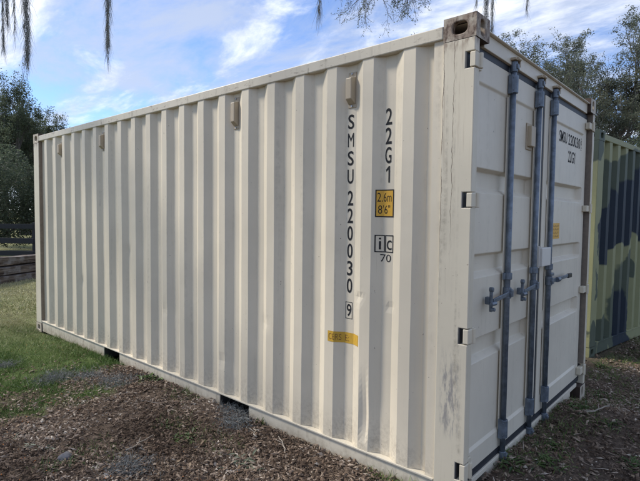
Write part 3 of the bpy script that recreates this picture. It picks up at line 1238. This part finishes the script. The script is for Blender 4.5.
S1 = at(25, -60, 8.0)
S2 = at(107, -55, 8.0)
S0 = at(6, -50, 8.0)
F1 = at(491, -60, 9.0)
D1 = at(370, -70, 6.2)
D2 = at(420, -60, 6.2)
top = (-8.7, 6.1, 3.2)
limb([top, (-5.5, 7.2, 5.4), tuple(S0+Vector((0, 0, .25))), tuple(S2+Vector((0, 0, .3))), (4.2, 6.0, 6.2), tuple(F1+Vector((0, 0, .2)))], .24, .05)
limb([(-5.5, 7.2, 5.4), (-2.0, 5.0, 6.3), tuple(at(330, -60, 6.4)), tuple(D1), tuple(D2)], .16, .03)
limb([top, (-10.5, 8.0, 5.8), (-12.5, 9.0, 7.5)], .24, .08)
limb([top, (-9.5, 3.5, 6.0), (-10.2, 1.0, 7.4)], .22, .08)
# bare drooping twigs over the container roof
for (u, v, D, L_len, n_) in ((362, -46, 6.2, .62, 1), (373, -44, 6.3, .72, 2), (388, -46, 6.0, .55, 1), (404, -42, 6.2, .58, 1), (418, -42, 6.3, .58, 1)):
    p = at(u, v, D)-O
    for j in range(n_):
        dd = r2*rnd.uniform(-.5, .5)+Vector((rnd.uniform(-.3, .3), rnd.uniform(-.3, .3), -1))
        grow(mb, tips, tuple(p), dd, L_len*.62, .012, 3, rnd, .02, .75, (3, 4), .003)
mb.build('trunk', m_bark, ov, 0, True)
T = np.array(tips)
C = T[rr.integers(0, len(T), 2200)]+rr.normal(size=(2200, 3))*.018
V, F = leaf_cards(C, .020, rr)
npmesh('twig_leaves', V, F, m_oak2, ov, False, rr.random(len(F)))
# crown out of the picture, over the trunk
Cc = np.concatenate([rr.normal(size=(5000, 3))*[1.2, 1.2, .6]+np.array(c)-np.array(O) for c in ((-12.5, 9, 7.8), (-10.2, 1, 7.6), (-10.6, 5, 8.4))])
V, F = leaf_cards(Cc, .12, rr)
npmesh('crown', V, F, m_oak, ov, False, rr.random(len(F)))


def moss_strand(u, v0, v1, D, wpx, n, taper=.3):
    """a hanging strand of moss between two picture heights at distance D"""
    a, b_ = at(u, v0, D), at(u, v1, D)
    s = D/FPX
    L = (a-b_).length
    k = rr.random(n)**1.15
    p = np.array(a)[None]*(1-k[:, None])+np.array([a.x, a.y, a.z-L])[None]*k[:, None]
    rad = wpx*s*.5*(1-(1-taper)*k)*(.75+.5*vnoise(k*L*6, k*0+u, 1.0))
    p = p+rr.normal(size=(n, 3))*[1, 1, .3]*rad[:, None]*.6 + np.stack([.03*(vnoise(k*L*2, k*0+u, 1.)-.5), .03*(vnoise(k*L*2, k*0+u+9, 1.)-.5), 0*k], 1)
    V, F = hair(p-np.array(O), np.tile([0., 0, -1.], (n, 1))+rr.normal(size=(n, 3))*.16, .14+.22*rr.random((n, 1)), .0048, rr, 4, .16, .35)
    npmesh('moss_strand', V, F, m_moss, ov, False, np.clip(rr.normal(.35, .22, len(F)), 0, 1))


moss_strand(25, -55, 58, 8.0, 6.5, 1100, .55)
moss_strand(107, -50, 40, 8.0, 6.5, 800, .2)
moss_strand(108, 25, 58, 8.0, 1.6, 90, .3)
moss_strand(6, -50, 22, 8.0, 4.0, 420, .3)
moss_strand(2, -50, 46, 8.2, 2.6, 380, .3)
moss_strand(13, -50, 36, 8.3, 1.6, 200, .3)
moss_strand(487.5, -55, 32, 9.0, 4.2, 750, .8)
moss_strand(494, -55, 30, 9.1, 2.6, 420, .6)
moss_strand(478, -55, 6, 9.1, 1.0, 110, .5)
moss_strand(529, -55, 8, 9.2, 2.2, 220, .3)
moss_strand(320, -50, 8, 6.4, 2.2, 160, .3)

# ------------------------------------------------------------------ fence
m_fence = plain('black_fence_paint', (.012, .014, .018), .7, .35, 6, 0, .3)
fdir = Vector((.66, -.75, 0)).normalized()
fn = Vector((.75, .66, 0))
fr_ = empty('board_fence', (2.73, 14.33, 0))
tag(fr_, 'black board fence behind the stacked timbers at far left', 'fence')
for i in range(-4, 5):
    p = fdir*(i*2.4)
    zg = float(gz(p.x+2.73, p.y+14.33))
    mb = MB()
    mb.box(-.055, .055, -.055, .055, zg-.1, 1.30+rnd.uniform(-.02, .02))
    q = mb.build('post', m_fence, fr_, .006)
    q.location = p
    q.rotation_euler = (0, 0, math.atan2(fdir.y, fdir.x))
    if i < 4:
        for z in (1.17, .77, .40):
            mb = MB().box(.003, 2.397, -.085, -.057, z-.072+rnd.uniform(-.008, .008), z+.072)
            q = mb.build('board', m_fence, fr_, .004)
            q.location = p
            q.rotation_euler = (0, 0, math.atan2(fdir.y, fdir.x))

# ------------------------------------------------------------------ stacked timbers
mt, t, b = mat('weathered_timber')
o = ocoord(t)
n1 = t.noise(t.scale(o, (1.2, 26, 26)), 1, 6, .65)
n2 = t.noise(o, 5, 4)
geo = t.n('ShaderNodeNewGeometry').outputs['Normal']
c = t.mix(t.ramp(n1, .32, .7), (.035, .024, .018), (.22, .175, .14))
c = t.mix(t.ramp(n2, .45, .7, 0, .7), c, (.27, .25, .235))
setp(mt, t, b, c, .92, 0, n1, .7, .02, .15)
e = Vector((.89, .45, 0)).normalized()
nn_ = Vector((-.45, .89, 0)).normalized()
B = Vector((1.36, 11.32, 0))
TIM = [(-2.3, 1.15, .00, 0, 'bottom front timber of the dark stack by the fence'),
       (-2.0, 1.4, .27, 0, 'bottom timber in the middle of the dark stack'),
       (-2.2, 1.2, .54, 0, 'bottom rear timber of the dark stack'),
       (-2.5, 1.0, .09, 1, 'front timber on the second layer of the dark stack'),
       (-1.9, 1.3, .38, 1, 'rear timber on the second layer of the dark stack'),
       (-.34, 2.3, .19, 2, 'third layer timber whose left end shows in the stack'),
       (-2.6, -.42, .22, 2, 'third layer timber lying under the topmost one at left'),
       (-2.7, -.15, .30, 3, 'topmost short grey timber at the left of the stack')]
for s0, s1, dn, lay, lab in TIM:
    ln = s1-s0
    mb = MB()
    N = 9
    for i in range(N+1):
        x = ln*i/N
        j = lambda: rnd.uniform(-.010, .010)
        for yy, zz in ((0, 0), (.25, 0), (.25, .172), (0, .172)):
            mb.v.append((x, yy+j(), max(0, zz+j())))
    for i in range(N):
        k = 4*i
        for a in range(4):
            mb.f.append((k+a, k+(a+1) % 4, k+4+(a+1) % 4, k+4+a))
    mb.f += [(3, 2, 1, 0), (4*N, 4*N+1, 4*N+2, 4*N+3)]
    q = mb.build('timber', mt, None, .012)
    p = B+e*s0+nn_*dn
    q.location = (p.x, p.y, max(-.02, float(gz(p.x, p.y)))+.190*lay)
    q.rotation_euler = (0, 0, math.atan2(e.y, e.x)+rnd.uniform(-.012, .012))
    tag(q, lab, 'timber', 'timbers stacked by the fence')


# ------------------------------------------------------------------ ground cover
def outside(x, y, pad=.0):
    return ~((x > .0-pad) & (x < W_+pad) & (y > .03-pad) & (y < L_+pad))


def normal_tilt(n, r, tilt):
    return unit(np.stack([r.normal(size=n)*tilt, r.normal(size=n)*tilt, np.ones(n)], 1))


def chips(name, label, n, box, r, l0, l1, m, tonef, lift=.004, tilt=.35, aspect=(.22, .55), dens=None, pw=3.2):
    x = r.uniform(box[0], box[1], n)
    y = r.uniform(box[2], box[3], n)
    k = outside(x, y)
    pr = (1-.93*grass_amount(x, y))*(.35+.65*sstep(.28, .60, .6*vnoise(x, y, 2.6, 31)+.4*vnoise(x, y, 9, 33))) if dens is None else dens(x, y)
    k &= r.random(n) < pr
    x, y = x[k], y[k]
    n = len(x)
    C = np.stack([x, y, gz(x, y)+lift+.014*r.random(n)], 1)
    nr = normal_tilt(n, r, tilt)
    a = r.random(n)*2*math.pi
    d = unit(np.cross(nr, np.stack([np.cos(a), np.sin(a), np.zeros(n)], 1)))
    s = np.cross(nr, d)
    L = (l0+(l1-l0)*r.random(n)**pw)[:, None]
    w_ = L*r.uniform(aspect[0], aspect[1], (n, 1))
    h = L*r.uniform(.05, .24, (n, 1))
    jit = lambda: r.uniform(.5, 1.15, (n, 1))
    V = np.stack([C-d*L*.5*jit(), C+s*w_*.5*jit(), C+d*L*.5*jit(), C-s*w_*.5*jit(), C+nr*h+d*L*r.uniform(-.2, .2, (n, 1))], 1).reshape(-1, 3)
    i = np.arange(n)*5
    F = np.concatenate([np.stack([i, i+1, i+4], 1), np.stack([i+1, i+2, i+4], 1), np.stack([i+2, i+3, i+4], 1), np.stack([i+3, i, i+4], 1)])
    tone = np.tile(np.clip(tonef(n, x, y), 0, 1), 4)
    ob = npmesh(name, V, F, m, None, False, tone)
    tag(ob, label, 'mulch', kind='stuff')
    return ob


m_chip = tonemat('mulch_chips', [(0, (.055, .037, .025)), (.28, (.145, .101, .071)), (.52, (.245, .180, .130)), (.78, (.42, .34, .265)), (1, (.60, .53, .44))])
m_leafl = tonemat('fallen_leaves', [(0, (.085, .050, .030)), (.5, (.20, .135, .085)), (1, (.36, .27, .18))], .7)
r = np.random.default_rng(21)
tn = lambda n, x, y: r.beta(1.5, 2.7, n)+.5*(vnoise(x, y, 2.1, 41)-.5)+.25*(vnoise(x, y, 7, 43)-.5)
chips('wood_chips', 'brown and grey wood chips strewn over the bare ground', 120000, (-2.3, .02, .2, 4.4), r, .007, .062, m_chip, tn)
chips('wood_chips', 'brown wood chips strewn before the container doors', 85000, (.2, 6.0, -2.0, .12), r, .007, .065, m_chip, tn)
chips('fallen_leaves', 'dry curled brown leaves lying among the wood chips', 11000, (-2.3, 6.0, -2.0, 4.4), r, .02, .06, m_leafl, lambda n, x, y: r.random(n), .010, .6, (.4, .65),
      lambda x, y: (1-.9*grass_amount(x, y))*sstep(.35, .7, vnoise(x, y, 1.7, 51)), 1.5)
m_orange = plain('orange_petals', (.75, .22, .02), .6)
chips('orange_petals', 'tiny orange petals dotted over mulch and grass', 1300, (-2.3, .02, .4, 9.0), r, .007, .014, m_orange, lambda n, x, y: r.random(n), .02, .5, (.6, .9),
      lambda x, y: sstep(.52, .75, vnoise(x, y, 1.5, 7)))

# twigs lying about
n = 1800
x = r.uniform(-2.2, 5.0, n)
y = r.uniform(-1.8, 4.0, n)
k = outside(x, y, .02)
x, y = x[k], y[k]
n = len(x)
P = np.stack([x, y, gz(x, y)+.012], 1)
a = r.random(n)*6.283
V, F = hair(P, np.stack([np.cos(a), np.sin(a), .06*r.normal(size=n)], 1), .05+.14*r.random((n, 1))**2, .006, r, 4, .14, 0)
tag(npmesh('twigs', V, F, m_chip, None, False, np.repeat(r.random(n)*.5+.4, 4).reshape(n, 4).T.ravel()), 'thin pale twigs scattered over the mulch', 'twigs', kind='stuff')

# lawn blades
m_grass = tonemat('grass_blades', [(0, (.070, .135, .030)), (.45, (.155, .25, .062)), (.8, (.25, .295, .11)), (1, (.50, .47, .28))], .6)


def blades(name, label, n, box, r, l0, l1, wd, dens, lean=.55, seg=2, tone=None):
    x = r.uniform(box[0], box[1], n)
    y = r.uniform(box[2], box[3], n)
    k = outside(x, y, -.01) & (r.random(n) < dens(x, y))
    x, y = x[k], y[k]
    n = len(x)
    P = np.stack([x, y, gz(x, y)-.004], 1)
    D = np.stack([r.normal(size=n)*lean, r.normal(size=n)*lean, np.ones(n)], 1)
    L = l0+(l1-l0)*r.random((n, 1))**1.6
    V, F = hair(P, D, L, wd*(.7+.6*r.random((n, 1))), r, seg, .22, .18)
    base = np.clip(r.normal(.36, .2, n)+.6*(vnoise(x, y, 1.3, 3)-.5)+.75*sstep(4.6, 8, y)+(r.random(n) < .06)*.5, 0, 1) if tone is None else tone(n, x, y)  # far blades turn paler, sunlight put into their tone
    tag(npmesh(name, V, F, m_grass, None, False, np.tile(base, seg)), label, 'grass', kind='stuff')


tuft = lambda x, y: sstep(.42, .70, vnoise(x, y, 3.1, 1))*.75+.25
blades('lawn_grass', 'short green lawn grass left of the container', 150000, (-1.9, .05, 2.6, 7.2), r, .018, .062, .0042,
       lambda x, y: np.clip(grass_amount(x, y), 0, 1)*tuft(x, y))
blades('lawn_grass', 'short lawn grass round the far end of the container', 30000, (.04, 4.0, 6.0, 7.3), r, .018, .062, .005, lambda x, y: tuft(x, y))
blades('far_lawn_grass', 'pale grass with sunlight in its colour beyond the far end of the container', 60000, (-1.5, 5.0, 7.2, 16.0), r, .03, .09, .010,
       lambda x, y: np.clip(1.15-(y-7)*.06, .3, 1))
blades('sparse_grass', 'sparse grass tufts growing through the mulch by the doors', 60000, (.3, 6.2, -2.0, .15), r, .02, .075, .0042,
       lambda x, y: sstep(.50, .76, vnoise(x, y, 2.4, 12))*.6*sstep(.2, 1.0, x)+sstep(2.0, 4.0, x)*.40*sstep(.4, .7, vnoise(x, y, 3, 1)), .7)
blades('sparse_grass', 'sparse grass blades in the mulch left of the container', 34000, (-2.0, .05, .6, 3.4), r, .02, .06, .004,
       lambda x, y: sstep(.52, .78, vnoise(x, y, 3.3, 22))*.6, .7)

blades('rail_grass', 'thin grass growing along the foot of the container side', 9000, (-.10, .02, .2, 6.0), r, .02, .085, .0042,
       lambda x, y: sstep(.50, .78, vnoise(x*0, y, 3.1, 61))*.8, .5)

# ------------------------------------------------------------------ single weeds
m_weed = leafmat('weed_leaves', (.035, .065, .018), (.125, .175, .055), .5, .2)
m_weedg = leafmat('grey_green_weed', (.10, .125, .075), (.27, .30, .22), .6, .2)


def weed(label, x, y, n, ln, wd, m, seed, up_=.5, spread=.03):
    rw = np.random.default_rng(seed)
    o = empty('weed', (x, y, float(gz(x, y))))
    tag(o, label, 'weed', 'weeds in the mulch')
    V, F, T = [], [], []
    stems = MB()
    for i in range(n):
        a = rw.random()*6.283
        el = up_*(.4+1.0*rw.random())
        d = np.array([math.cos(a), math.sin(a), el])
        d /= np.linalg.norm(d)
        L = ln*(.25+.85*rw.random())
        s = unit(np.cross(d, [0, 0, 1.0])[None])[0]
        p0 = np.array([rw.normal()*spread, rw.normal()*spread, 0.0])
        k = len(V)
        for j in range(6):
            f = j/5
            wv = wd*math.sin(math.pi*min(.97, .08+f*.92))**.8*(.8+.4*rw.random())
            q = p0+d*L*f+np.array([0, 0, -.45*L*f*f*(1-up_*.5)])
            q[2] = max(q[2], .006)
            fold = np.array([0, 0, wv*.25])
            V += [q-s*wv/2+fold, q, q+s*wv/2+fold]
        for j in range(5):
            b0 = k+3*j
            F += [(b0, b0+1, b0+4, b0+3), (b0+1, b0+2, b0+5, b0+4)]
        T += [rw.random()]*10
        stems.tube([(p0[0], p0[1], -.01), tuple(p0+d*L*.25+np.array([0, 0, .001]))], [.0022, .0015], 4)
    npmesh('leaves', np.array(V), np.array(F), m, o, False, np.array(T))
    stems.build('stem', m, o)
    return o


WE = [('broad leafy weed against the side rail between the fork pockets', -.055, 3.02, 26, .12, .030, m_weed, .8),
      ('bright green weed patch in the mulch before the near fork pocket', -.50, 1.77, 34, .075, .014, m_weed, .7),
      ('smaller green sprout just behind the bright green weed patch', -.50, 2.02, 16, .06, .012, m_weed, .9),
      ('grey green weed low in the mulch at the bottom centre', -.445, 1.215, 34, .075, .016, m_weedg, .6),
      ('pale star shaped weed in the mulch at lower left', -1.22, 2.34, 9, .15, .022, m_weedg, .25),
      ('pale leafed weed at the left frame edge', -1.27, 2.66, 9, .14, .020, m_weedg, .35),
      ('fine green tuft at the bottom left corner', -1.25, 1.98, 60, .07, .005, m_weed, 1.1),
      ('tiny bright green weed right of the grey stone', -1.065, 2.03, 22, .035, .010, m_weed, .8),
      ('thin sprig growing against the rail right of the near fork pocket', -.02, 1.535, 10, .075, .008, m_weed, 1.6),
      ('dark leafy weed under the first lock rod', .53, -.045, 30, .10, .016, m_weed, .6),
      ('leafy weed in the mulch before the first lock rod', .72, -.20, 30, .09, .014, m_weed, .6),
      ('low weed under the middle lock rod', .95, -.16, 24, .08, .014, m_weed, .5),
      ('spreading weed below the right-hand door', 1.75, -.10, 34, .11, .016, m_weed, .5),
      ('green clump beside the light stick on the mulch', 1.62, -.34, 30, .08, .010, m_weed, .7),
      ('bright green clump at the lower right frame edge', 1.12, -.56, 40, .08, .012, m_weed, .7),
      ('small weed beside the right bottom corner casting', 2.62, -.12, 26, .10, .012, m_weed, .6),
      ('weed in front of the camouflage container corner', 3.45, .05, 26, .12, .013, m_weed, .7)]
for i, (lab, x, y, n, ln, wd, m_, u_) in enumerate(WE):
    weed(lab, x, y, int(n*1.5), ln*.95, wd*.95, m_, 300+i, u_, .004 if 'star' in lab else .045)


def moss_clump(label, x, y, sx, sy, n, seed):
    rw = np.random.default_rng(seed)
    px, py = rw.normal(size=n)*sx*.45, rw.normal(size=n)*sy*.45
    z = gz(x+px, y+py)-float(gz(x, y))
    hgt = .020*np.exp(-(px/sx)**2-(py/sy)**2)
    P = np.stack([px, py, z+hgt*rw.random(n)+.004], 1)
    D = np.stack([rw.normal(size=n), rw.normal(size=n), .35*rw.normal(size=n)], 1)
    V, F = hair(P, D, .06+.08*rw.random((n, 1)), .0035, rw, 6, .5, .10)
    V[:, 2] = np.maximum(V[:, 2], -.03)
    o = npmesh('fallen_moss', V, F, m_moss, None, False, np.clip(rw.normal(.45, .22, len(F)), 0, 1))
    o.location = (x, y, float(gz(x, y)))
    tag(o, label, 'moss', 'clumps of fallen grey moss')


moss_clump('wide grey moss clump lying on the lawn edge', -.62, 3.68, .22, .16, 1200, 1)
moss_clump('small grey moss clump on the lawn beside the wide one', -.41, 3.50, .13, .10, 450, 2)
moss_clump('grey moss clump on the mulch below the far fork pocket', -.30, 3.18, .22, .22, 900, 3)
moss_clump('dark grey moss clump at the bottom edge of the mulch', -.97, 1.64, .16, .16, 550, 4)
moss_clump('grey moss clump before the near fork pocket', -.12, 1.68, .14, .16, 600, 5)
moss_clump('grey moss scrap at the left frame edge on the lawn', -.80, 4.50, .11, .10, 600, 6)
moss_clump('grey moss inside the mouth of the near fork pocket', .03, 1.90, .12, .14, 500, 7)

# grey stone
bm = bmesh.new()
bmesh.ops.create_icosphere(bm, subdivisions=3, radius=1)
for v in bm.verts:
    f = 1+.35*(float(vnoise(v.co.x*1.3+v.co.z, v.co.y*1.3, 1.5, 3))-.5)
    f *= 1+.25*(float(vnoise(v.co.x*3+v.co.z*2, v.co.y*3, 2.5, 6))-.5)
    v.co = Vector((v.co.x*.050*f, v.co.y*.044*f, max(-.01, v.co.z*.034*f+.002)))
me = bpy.data.meshes.new('stone')
bm.to_mesh(me)
bm.free()
m_stone = plain('grey_stone', (.12, .12, .13), .95, .7, 60, 0, 1.0)
st = link('stone', me, m_stone, None, 0, True)
st.location = (-1.16, 2.07, float(gz(-1.16, 2.07)))
tag(st, 'fist sized blue grey stone in the mulch at lower left', 'stone')

def stick(label, x, y, ang, ln, rad, seed):
    rw = random.Random(seed)
    mb = MB()
    P = [(ln*(i/6-.5), rw.gauss(0, .008), rad+.004+abs(rw.gauss(0, .006))) for i in range(7)]
    mb.tube(P, [rad*(1-.08*i) for i in range(7)], 7)
    mb.tube([P[3], (P[3][0]+.05, P[3][1]+.035, P[3][2]+.01)], [rad*.6, rad*.3], 5)
    o = mb.build('stick', plain('dry_wood', (.30, .26, .21), .85, .3, 30), None, 0, True)
    o.location = (x, y, float(gz(x, y))+.008)
    o.rotation_euler = (0, 0, ang)
    tag(o, label, 'stick', 'dry sticks on the mulch')


stick('pale dry stick on the mulch right of the doors', 1.80, -.235, -.35, .30, .007, 1)
stick('thin pale stick on the mulch at the bottom centre', -.14, 1.20, 1.1, .22, .005, 2)
stick('thin brown stick left of the bright green weed patch', -.78, 1.86, .3, .24, .005, 3)
stick('short bent pale stick on the mulch near the rail', -.155, 1.455, .9, .15, .006, 9)
